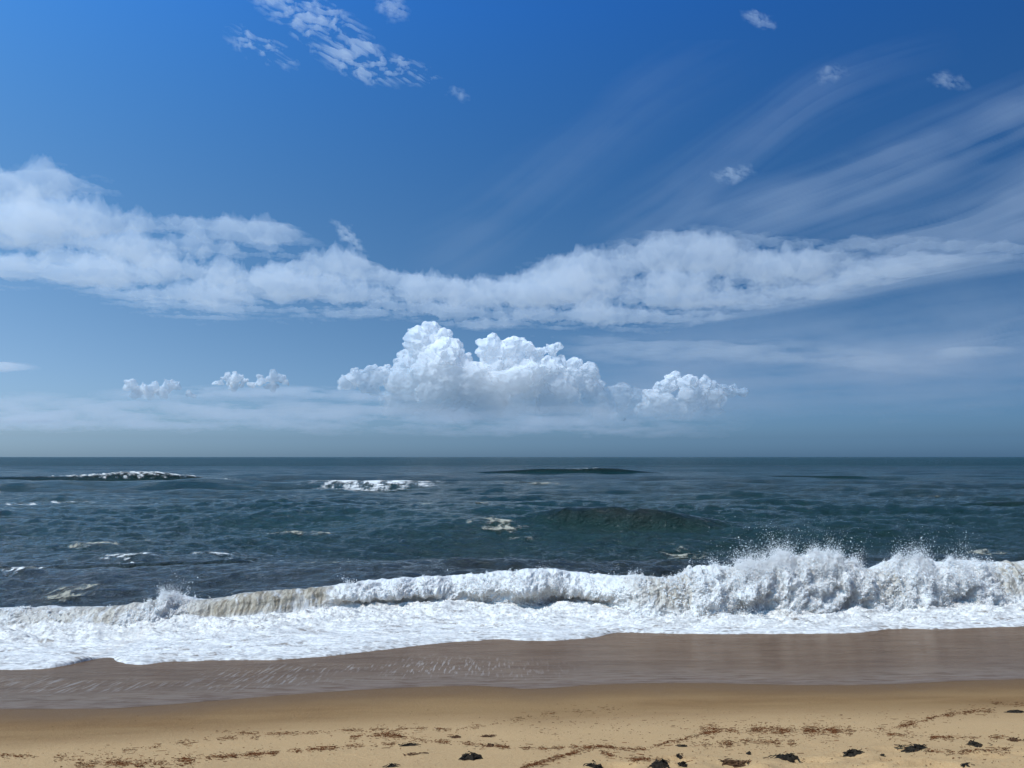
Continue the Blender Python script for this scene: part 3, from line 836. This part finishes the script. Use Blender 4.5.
# ---------------------------------------------------------------- swells and small breakers offshore
SWELL = water_mat("swell_water", green=0.8)
def patch_foam_mat(name, c0, c1):
    """Lacy foam: bubbles thinning out to clear water where the raft's cover is low."""
    m = NT(name)
    co = m.coord()
    yy = m.n("SeparateXYZ", {0: m.n("NewGeometry").outputs["Position"]}).outputs[1]
    fl = m.noise(m.coord(scale=(1, 1, 1)), 6, 5, 0.7)
    lace = m.noise(m.coord(scale=(0.55, 0.9, 1)), 2.2, 6, 0.72, 0.5)
    a = m.ramp(m.math('ADD', m.attr("cover"), m.math('MULTIPLY_ADD', lace, 1.9, -0.95)), 0.05, 0.8)
    d = m.n("BsdfDiffuse", {"Color": m.mix(m.ramp(fl, 0.3, 0.6), c0, c1)})
    m.surface(m.n("MixShader", {0: a, 1: m.n("BsdfTransparent").outputs[0], 2: d.outputs[0]}))
    return m.m
DRIFT = patch_foam_mat("drift_foam", (0.42, 0.42, 0.40), (0.72, 0.71, 0.67))
SILTY = patch_foam_mat("silty_foam", (0.20, 0.19, 0.15), (0.36, 0.34, 0.27))

SWELLS = []
def swell(label, px0, px1, base_pts, crest_pts, seed, front=0.35, cap=None, cap_px=None, dip=0.0):
    """A ridge of water standing at its true distance; base and crest heights follow the photo's lines."""
    bf, cf = smooth_curve(base_pts), smooth_curve(crest_pts)
    px = np.linspace(px0, px1, int((px1 - px0) * 1.2) + 2)
    xb, yb = on_plane(px, bf(px), 0.0)
    h_px = np.maximum(bf(px) - cf(px), 0.02)
    L = np.median(yb)
    yc = yb + 1.7 * np.median(h_px) / F * L * 0.9
    rx, ry, rz = ray(px, cf(px))
    hc = EYE + rz / ry * yc
    endw = sstep(px0, px0 + 0.34 * (px1 - px0), px) * sstep(px1, px1 - 0.34 * (px1 - px0), px)
    hc = np.maximum(hc, 0.0) * endw
    wid = float(np.median(yc - yb))
    v = np.concatenate([np.linspace(-1.3, 0, 46), np.linspace(0, 3.0, 30)[1:]])
    Vv = v[:, None] * np.ones_like(px)[None, :]
    Yc = yc[None, :] + 0.25 * wid * fbm2(px / 60.0, 0 * px, 3, seed)[None, :]
    Yp = Yc + np.where(Vv < 0, Vv * wid, Vv * wid * 1.1)
    Xp = (px - 512)[None, :] / F * math.cos(PITCH) * Yp
    shape = np.where(Vv < 0, (0.5 + 0.5 * np.cos(np.clip(Vv, -1, 0) * math.pi)) ** (0.75), 1 / np.cosh(Vv * 1.1) ** 2)
    rel = np.clip(hc[None, :] * (1 + 0.10 * fbm2(px / 24.0, 0 * px, 3, seed + 2)[None, :]), 0, None)
    Zs = sea_z(Xp, Yp, spacing_at(Yp) * 0.9)
    Zp = Zs + shape * rel - 0.06 * np.clip(1 - shape * rel / 0.12, 0, 1) - 0.02
    root = empty("swell_wave", (float(xb.mean()), float(yc.mean()), 0), label=label, category="wave", group="swells rising offshore")
    off = np.array([xb.mean(), yc.mean(), 0])
    obj("wave_face", mesh_from("wave_face", np.stack([Xp, Yp, Zp], -1).reshape(-1, 3) - off, grid_faces(*Xp.shape)[:, ::-1], {"hump": shape * sstep(0, 0.5, rel)}), SWELL, root)
    if cap is not None:
        w = cap(px)[None, :]
        n = fbm2(px[None, :] / 7.0 + Vv, Vv * 3.2, 5, seed + 5, gain=0.68)
        lim = np.where(Vv < 0.0, 1 + Vv / (0.25 + 0.55 * w), 1 - Vv / (0.25 + 0.9 * w))
        dens = w * 1.15 + 1.25 * n + 0.7 * lim - 1.12
        keep = (dens > 0) & (lim > 0) & (rel > 0.05)
        if keep.any():
            Zf = Zp + 0.02 + 0.16 * np.clip(dens, 0, 0.8) * rel
            vv_, ff_, at_ = compact(np.stack([Xp, Yp - 0.05, Zf], -1).reshape(-1, 3) - off, grid_faces(*Xp.shape, keep), {"cover": dens})
            obj("foam_cap", mesh_from("foam_cap", vv_, ff_[:, ::-1], at_), DRIFT, root, kind="stuff")
    return root

kn = lambda pts: (lambda px: np.interp(px, [p[0] for p in pts], [p[1] for p in pts]))
swell("far dark green swell at left with a white breaking crest", -460, 400, [(-460, 482), (-260, 482), (0, 482), (150, 482.5), (400, 480)], [(-460, 475), (-260, 475), (0, 474), (80, 472.5), (160, 471.5), (220, 473), (270, 474.5), (330, 476), (400, 478)], 601,
      cap=kn([(-260, 0.2), (0, 0.3), (45, 0.5), (75, 0.75), (110, 0.85), (150, 0.9), (185, 0.7), (215, 0.65), (250, 0.4), (330, 0)]))
swell("far low green swell in mid sea with specks of foam on its crest", 440, 690, [(440, 473.6), (560, 473.8), (690, 473.4)], [(440, 472), (500, 470.6), (570, 469.2), (620, 469.8), (690, 472.4)], 611,
      cap=kn([(440, 0), (540, 0.1), (565, 0.5), (600, 0.55), (625, 0.2), (680, 0)]))
swell("dark olive swell with smooth hump right of centre, midway out", 490, 770, [(490, 525), (540, 527), (620, 528), (770, 529)], [(490, 520), (540, 514.5), (590, 511.5), (640, 512), (700, 517), (770, 523)], 621,
      cap=kn([(440, 0.0), (505, 0.25), (535, 0.35), (560, 0.12), (700, 0.12), (740, 0.2), (800, 0.05), (1120, 0)]))
swell("short faint swell far out on the right", 740, 880, [(740, 477.5), (880, 478.5)], [(740, 475), (800, 475.2), (840, 475.8), (880, 476)], 631)
swell("low brown swell near the shore at left with lacy foam on it", -160, 400, [(-160, 566), (0, 566), (150, 564), (300, 560), (400, 560)], [(-160, 560), (0, 559), (100, 558.5), (200, 556), (300, 556), (400, 558)], 641,
      cap=kn([(-160, 0.1), (90, 0.12), (115, 0.42), (160, 0.40), (180, 0.22), (200, 0.42), (260, 0.40), (310, 0.3), (400, 0.0)]))
swell("low swell line in the distance at the right edge of the sea", 900, 1160, [(900, 507), (1160, 508)], [(900, 505), (990, 502.6), (1060, 502), (1160, 504)], 651)

def foam_patch(label, cx, cy, rx, ry, seed, fill, mat=None, tilt=0.0):
    """A drifting raft of foam lying on the water."""
    nx, ny = int(rx * 2 * 1.6) + 4, int(ry * 2 * 4) + 6
    U, Vq = np.meshgrid(np.linspace(-1.15, 1.15, nx), np.linspace(-1.15, 1.15, ny))
    PX, PY = cx + U * rx, cy + Vq * ry + tilt * U * rx
    Xw, Yw = on_plane(PX, PY, 0.0)
    sp = float(np.median(Yw))
    n = fbm2(U * rx / 13.0, Vq * ry / 1.3 + U * rx / 30.0, 5, seed, gain=0.68)
    rr = np.sqrt((U / 1.1) ** 2 + (Vq / 1.1) ** 2)
    d = fill * 0.85 - 0.75 * rr ** 1.3 + 1.35 * n
    d = np.minimum(d, 1.3 * (1.0 - rr) + 0.3 * n)
    keep = d > 0
    if not keep.any():
        return
    Zw = sea_z(Xw, Yw, spacing_at(Yw)) + 0.02 + 0.0005 * sp + 0.015 * np.clip(d, 0, 1)
    off = np.array([Xw.mean(), Yw.mean(), 0])
    vq, fq, at_ = compact(np.stack([Xw, Yw, Zw], -1).reshape(-1, 3) - off, grid_faces(ny, nx, keep), {"cover": d})
    o = obj("foam_patch", mesh_from("foam_patch", vq, fq[:, ::-1], at_), mat or DRIFT, None, label=label, category="foam", group="rafts of foam drifting offshore")
    o.location = off
for a_ in (("big bright white foam raft left of centre, far out", 368, 486, 72, 3.6, 702, 0.86, None, 0.01),
           ("cream coloured foam strip just below the big white raft", 424, 504.5, 30, 2.4, 703, 0.85, SILTY, 0.05),
           ("thin pale foam trail reaching right from the cream strip", 472, 514, 26, 2.6, 705, 0.5, SILTY, 0.12),
           ("cream foam scrap just behind the shore wave at centre", 492, 551, 26, 4.5, 707, 0.5, SILTY, 0.05),
           ("faint foam streak in front of the far middle swell", 535, 485.5, 32, 2.0, 709, 0.6, SILTY, 0.0),
           ("ragged foam streak at the left edge, below the lacy swell", 26, 572, 34, 5.0, 711, 0.55, None, -0.10),
           ("dim curving foam line at left, right behind the shore wave", 70, 592, 44, 6.0, 714, 0.5, SILTY, -0.12),
           ("faint foam lace behind the shore wave's tallest splash", 686, 541, 30, 6.0, 715, 0.45, SILTY, 0.03),
           ("tiny white foam dash at the left edge beneath the far breaker", 20, 504.5, 22, 1.6, 717, 0.7, None, 0.0),
           ("small white foam dashes right of the left edge dash", 72, 502, 26, 1.6, 719, 0.6, None, 0.0),
           ("pale foam lace low in the right part of the sea", 985, 541, 42, 4.0, 721, 0.42, SILTY, 0.0),
           ("long hair-thin foam line left of centre in mid sea", 300, 531, 46, 1.6, 732, 0.62, SILTY, 0.02),
           ("thin foam line near the left edge in mid sea", 96, 540, 60, 2.2, 733, 0.45, SILTY, -0.03),
           ("broken foam line behind the shore wave, left of centre", 330, 571, 52, 2.6, 735, 0.42, SILTY, -0.05),
           ("white lacy foam scrap on the near left water, bigger of the two bright ones", 132, 554, 34, 4.2, 737, 0.62, None, -0.04),
           ("white lacy foam scrap on the near left water, right beside the bigger one", 214, 549, 42, 3.4, 739, 0.52, None, 0.05),
           ("fine foam line right of the cream strip in mid sea", 600, 500, 50, 1.2, 741, 0.42, SILTY, 0.0),
           ("fine foam line far out on the right", 930, 494, 60, 1.0, 743, 0.42, SILTY, 0.0),
           ("small foam lace at the left foot of the dark olive swell", 500, 529, 34, 4.0, 723, 0.5, SILTY, 0.05)):
    foam_patch(*a_)
# ---------------------------------------------------------------- seaweed on the sand
def weed_mat(name, a, b):
    m = NT(name)
    m.surface(m.n("BsdfPrincipled", {"Base Color": m.mix(m.ramp(m.noise(m.coord(), 60, 4, 0.6), 0.35, 0.65), a, b), "Roughness": 0.85, "Specular IOR Level": 0.1}))
    return m.m
DARKWEED = weed_mat("dark_weed", (0.010, 0.008, 0.006), (0.030, 0.022, 0.014))
BROWNWEED = weed_mat("brown_weed", (0.050, 0.022, 0.010), (0.11, 0.055, 0.026))

def ribbon(path, w, th):
    """A limp flattened frond: lens cross-section swept along a path."""
    p = np.array(path)
    t = np.gradient(p, axis=0)
    t /= np.linalg.norm(t, axis=1, keepdims=True) + 1e-9
    side = np.cross(t, (0, 0, 1.0))
    side /= np.linalg.norm(side, axis=1, keepdims=True) + 1e-9
    up = np.cross(side, t)
    k = len(p)
    ww = w * np.sin(np.linspace(0.35, math.pi - 0.12, k))[:, None]
    R = np.stack([p + side * ww, p + up * th, p - side * ww, p - up * th], 1)
    V = R.reshape(-1, 3)
    f = [(i * 4 + j, i * 4 + (j + 1) % 4, (i + 1) * 4 + (j + 1) % 4, (i + 1) * 4 + j) for i in range(k - 1) for j in range(4)]
    f += [(0, 1, 2, 3), ((k - 1) * 4 + 3, (k - 1) * 4 + 2, (k - 1) * 4 + 1, (k - 1) * 4)]
    return V, np.array(f)

def seaweed(label, px, py, wpx, hpx, seed, mat, mound=1.0, n_fr=7, tilt=0.0):
    rng = np.random.default_rng(seed)
    x, y = (float(np.ravel(q)[0]) for q in on_ground(px, py))
    z = float(ground_z(x, y)[0])
    s = y / F
    rx, ry = wpx * s * 0.46, hpx * s * 1.15
    root = empty("seaweed_clump", (x, y, z), label=label, category="seaweed", group="seaweed clumps washed up on the sand")
    root.rotation_euler = (0, 0, tilt)
    bpy.context.view_layer.update()
    gz = lambda a, b: float(ground_z(x + a * math.cos(tilt) - b * math.sin(tilt), y + a * math.sin(tilt) + b * math.cos(tilt))[0]) - z
    if mound > 0:
        # tangled heap: a lumpy low dome with ragged rim
        nu, nv = 56, 14
        V, Fq = [], []
        for j in range(nv):
            for i in range(nu):
                a = 2 * math.pi * i / nu
                r = j / (nv - 1)
                rag = 1 + 0.34 * float(perlin2(math.cos(a) * 1.7 + seed, math.sin(a) * 1.7)) + 0.24 * float(perlin2(math.cos(a) * 5 + seed, math.sin(a) * 5, 3))
                vx, vy = math.cos(a) * r * rx * rag, math.sin(a) * r * ry * rag
                hz = hpx * s * 0.42 * mound * (1 - r ** 2.2) * (0.8 + 0.8 * float(perlin2(vx / rx * 3.0 + seed * 1.3, vy / ry * 2.0, 5)) + 0.5 * float(perlin2(vx / rx * 8, vy / ry * 7 + seed, 6)))
                V.append((vx, vy, max(hz, -0.001) - 0.004 * (r > 0.98)))
        V = np.array(V)
        V[:, 2] += ground_z(x + V[:, 0] * math.cos(tilt) - V[:, 1] * math.sin(tilt), y + V[:, 0] * math.sin(tilt) + V[:, 1] * math.cos(tilt)) - z
        for j in range(nv - 1):
            for i in range(nu):
                Fq.append((j * nu + i, (j + 1) * nu + i, (j + 1) * nu + (i + 1) % nu, j * nu + (i + 1) % nu))
        obj("tangle", mesh_from("tangle", V, np.array(Fq)), mat, root)
    for k in range(int(n_fr * 1.6)):
        a0 = rng.uniform(0, 2 * math.pi)
        bx, by = rng.normal(0, 0.45) * rx, rng.normal(0, 0.4) * ry
        ln = rx * rng.uniform(0.6, 1.5)
        path, hx, hy, ang = [], bx, by, a0 if mound else rng.normal(0, 0.5) + (math.pi if k % 2 else 0)
        for i in range(9):
            t = i / 8
            lift = (hpx * s * 0.32 * mound + 0.005) * (1 - t) * rng.uniform(0.6, 1.2) + 0.004
            path.append((hx, hy, gz(hx, hy) + lift))
            ang += rng.normal(0, 0.42)
            hx += math.cos(ang) * ln / 8
            hy += math.sin(ang) * ln / 8 * 0.8
        V, Fq = ribbon(path, rng.uniform(0.004, 0.009), 0.002)
        obj("frond", mesh_from("frond", V, Fq), mat, root)
    return root

for q in (("flat dark seaweed strip left of centre, lying under the reddish debris line", 409, 745.5, 18, 4, 1, DARKWEED, 0.8, 4, 0.0),
          ("largest near-black seaweed heap, left of centre on the pale sand", 471, 758, 22, 10, 2, DARKWEED, 1.0, 9, 0.12),
          ("thin loose seaweed strands between the flat strip and the largest heap", 414, 754.5, 20, 4, 3, BROWNWEED, 0.0, 6, 0.25),
          ("dark seaweed bit at the bottom edge, leftmost of the dark clumps", 392, 766.5, 13, 4, 4, DARKWEED, 0.9, 4, 0.3),
          ("dull brown seaweed tuft up the beach above the largest heap", 456, 737.5, 10, 5, 5, BROWNWEED, 0.5, 5, 0.0),
          ("dull brown seaweed tuft right of the other brown tuft, above the debris line", 486, 736.5, 13, 4, 6, BROWNWEED, 0.45, 5, 0.2),
          ("small rust brown seaweed knot on the debris line right of the largest heap", 490, 746.5, 8, 5, 7, BROWNWEED, 1.0, 4, 0.0),
          ("dark seaweed clump cut by the bottom edge at the middle", 597, 768, 20, 5, 8, DARKWEED, 1.0, 6, 0.0),
          ("dark wedge shaped seaweed clump at the bottom edge right of centre", 659, 766, 19, 8, 9, DARKWEED, 1.0, 7, 0.1),
          ("small dark seaweed scrap above the wedge shaped clump", 682, 746.5, 11, 3, 10, DARKWEED, 0.6, 5, -0.1),
          ("tiny dark seaweed speck right above the wedge shaped clump", 680, 756.5, 6, 3, 11, DARKWEED, 0.9, 3, 0.0),
          ("little dark seaweed scrap touching the wedge shaped clump's right side", 683, 765, 9, 4, 12, DARKWEED, 0.8, 4, 0.0),
          ("sparse scrappy seaweed tuft low on the sand with sand showing through", 735, 763.5, 24, 6, 13, BROWNWEED, 0.28, 10, -0.1),
          ("tiny dark seaweed dot between the scrappy tuft and the double humped clump", 748.5, 754, 5, 3.4, 14, DARKWEED, 0.9, 3, 0.0),
          ("double humped dark seaweed clump right of the scrappy tuft", 786, 757.5, 23, 7, 15, DARKWEED, 1.0, 8, -0.08),
          ("slim dark seaweed clump leaning up to the right, before the long dark one", 852, 752.5, 20, 5, 16, DARKWEED, 0.9, 6, 0.12),
          ("long sausage shaped dark seaweed clump in the right foreground", 914, 749.5, 25, 6.5, 17, DARKWEED, 1.0, 8, -0.04),
          ("bent dark seaweed clump beyond the sausage shaped one, to its right", 975, 745, 15, 6, 18, DARKWEED, 0.9, 6, 0.25),
          ("dark seaweed clump at the right edge, highest up the beach", 1015, 712.5, 18, 4.5, 19, DARKWEED, 0.9, 5, 0.0),
          ("rust brown seaweed clump at the right edge of the lower sand", 1014, 740.5, 13, 5, 20, BROWNWEED, 0.7, 6, 0.15),
          ("thin dark twig like seaweed in the bottom right corner", 966, 765, 12, 2.4, 21, DARKWEED, 0.0, 4, -0.1),
          ("tiny dark seaweed scrap below left of the sausage shaped clump", 883, 756, 5, 2.6, 22, DARKWEED, 0.7, 3, 0.0)):
    seaweed(*q)

# reddish flecks and shreds strewn in tide lines: nobody could count them
drng = np.random.default_rng(77)
lines = [([(-40, 757), (7, 756), (51, 757), (113, 753), (154, 747), (178, 744), (212, 740), (260, 738)], 190, 1.6),
         ([(80, 767), (103, 765), (143, 763), (178, 760), (239, 756), (290, 752), (350, 747), (420, 743)], 420, 1.5),
         ([(60, 764), (110, 763), (150, 765), (200, 762)], 220, 4.0),
         ([(215, 732), (260, 734), (294, 734), (342, 731), (370, 730), (408, 729), (435, 729), (456, 731)], 240, 1.3),
         ([(456, 731), (480, 726), (504, 722), (541, 715), (623, 709)], 90, 2.0),
         ([(350, 738), (394, 736), (418, 740), (452, 743), (487, 746), (541, 749), (596, 747), (644, 749), (675, 741), (700, 736)], 420, 1.3),
         ([(350, 737), (375, 735), (400, 736)], 130, 2.2),
         ([(520, 769), (555, 759), (589, 749), (600, 747)], 170, 1.5),
         ([(600, 752), (616, 757), (640, 760), (660, 758)], 90, 1.6),
         ([(674, 743), (708, 733), (753, 731), (811, 731), (865, 731), (900, 727), (934, 718), (964, 713), (995, 711)], 520, 1.6),
         ([(700, 730), (750, 729), (800, 732), (850, 729)], 330, 3.2),
         ([(690, 746), (730, 744), (760, 742), (800, 744)], 130, 2.0),
         ([(876, 735), (906, 736), (947, 738), (1015, 737), (1060, 735)], 210, 1.4),
         ([(920, 751), (950, 753), (980, 751), (1010, 750)], 90, 1.6),
         ([(990, 703), (1024, 705), (1060, 706)], 40, 1.2)]
P = []
for pts, n, sd in lines:
    a, b = pts[0][0], pts[-1][0]
    f = smooth_curve(pts)
    q = drng.uniform(a, b, n * 8)
    w = sstep(-0.35, 0.5, perlin2(q / 15.0, 0 * q + sd * 3, 801))
    q = q[drng.uniform(0, 1, len(q)) < w * 0.75 + 0.06][:int(n * 2.6)]
    P += [(x_, f(x_) + drng.normal(0, sd * 0.95 * (2.2 if drng.random() < 0.25 else 0.8)), drng.uniform(0.8, 1.3)) for x_ in q]
for x_ in drng.uniform(520, 930, 520):
    P.append((x_, 727 + drng.normal(0, 8.5), 0.7))
for x_ in drng.uniform(-40, 1064, 330):
    P.append((x_, drng.uniform(708, 768), 0.5))
for x_ in drng.uniform(640, 1030, 260):
    P.append((x_, drng.uniform(740, 768), 0.6))
P = np.array([p for p in P if p[1] < 800])
bx, by = on_ground(P[:, 0], P[:, 1])
n = len(P)
ln = np.clip(drng.lognormal(-4.45, 0.65, n) * P[:, 2], 0.004, 0.06)
wd = drng.uniform(0.0008, 0.0027, n)
ang = drng.normal(0.0, 0.5, n)
Vs = []
for j in range(4):
    t = j / 3 - 0.5
    cx_ = bx + np.cos(ang) * ln * t - np.sin(ang) * ln * 0.5 * (t * t) * drng.normal(0, 1.0, n)
    cy_ = by + np.sin(ang) * ln * t + np.cos(ang) * ln * 0.5 * (t * t) * drng.normal(0, 1.0, n)
    k = wd * (1.0 - 1.5 * t * t)
    g = ground_z(cx_, cy_)
    Vs.append(np.stack([cx_, cy_ - k, g + 0.0045], -1))
    Vs.append(np.stack([cx_, cy_, g + 0.005 + wd * 0.9], -1))
    Vs.append(np.stack([cx_, cy_ + k, g + 0.0045], -1))
Vs = np.stack(Vs, 1)
fl = np.array([(3 * i + a, 3 * (i + 1) + a, 3 * (i + 1) + (a + 1) % 3, 3 * i + (a + 1) % 3) for i in range(3) for a in range(3)])
Fs = (fl[None] + (np.arange(n) * 12)[:, None, None]).reshape(-1, 4)
m = NT("red_debris")
tone = m.attr("tone")
m.surface(m.n("BsdfDiffuse", {"Color": m.mix(tone, (0.050, 0.018, 0.008), (0.18, 0.066, 0.025))}))
obj("seaweed_debris", mesh_from("seaweed_debris", Vs.reshape(-1, 3), Fs, {"tone": np.repeat(drng.uniform(0, 1, n) ** 1.5, 12)}), m.m, kind="stuff")
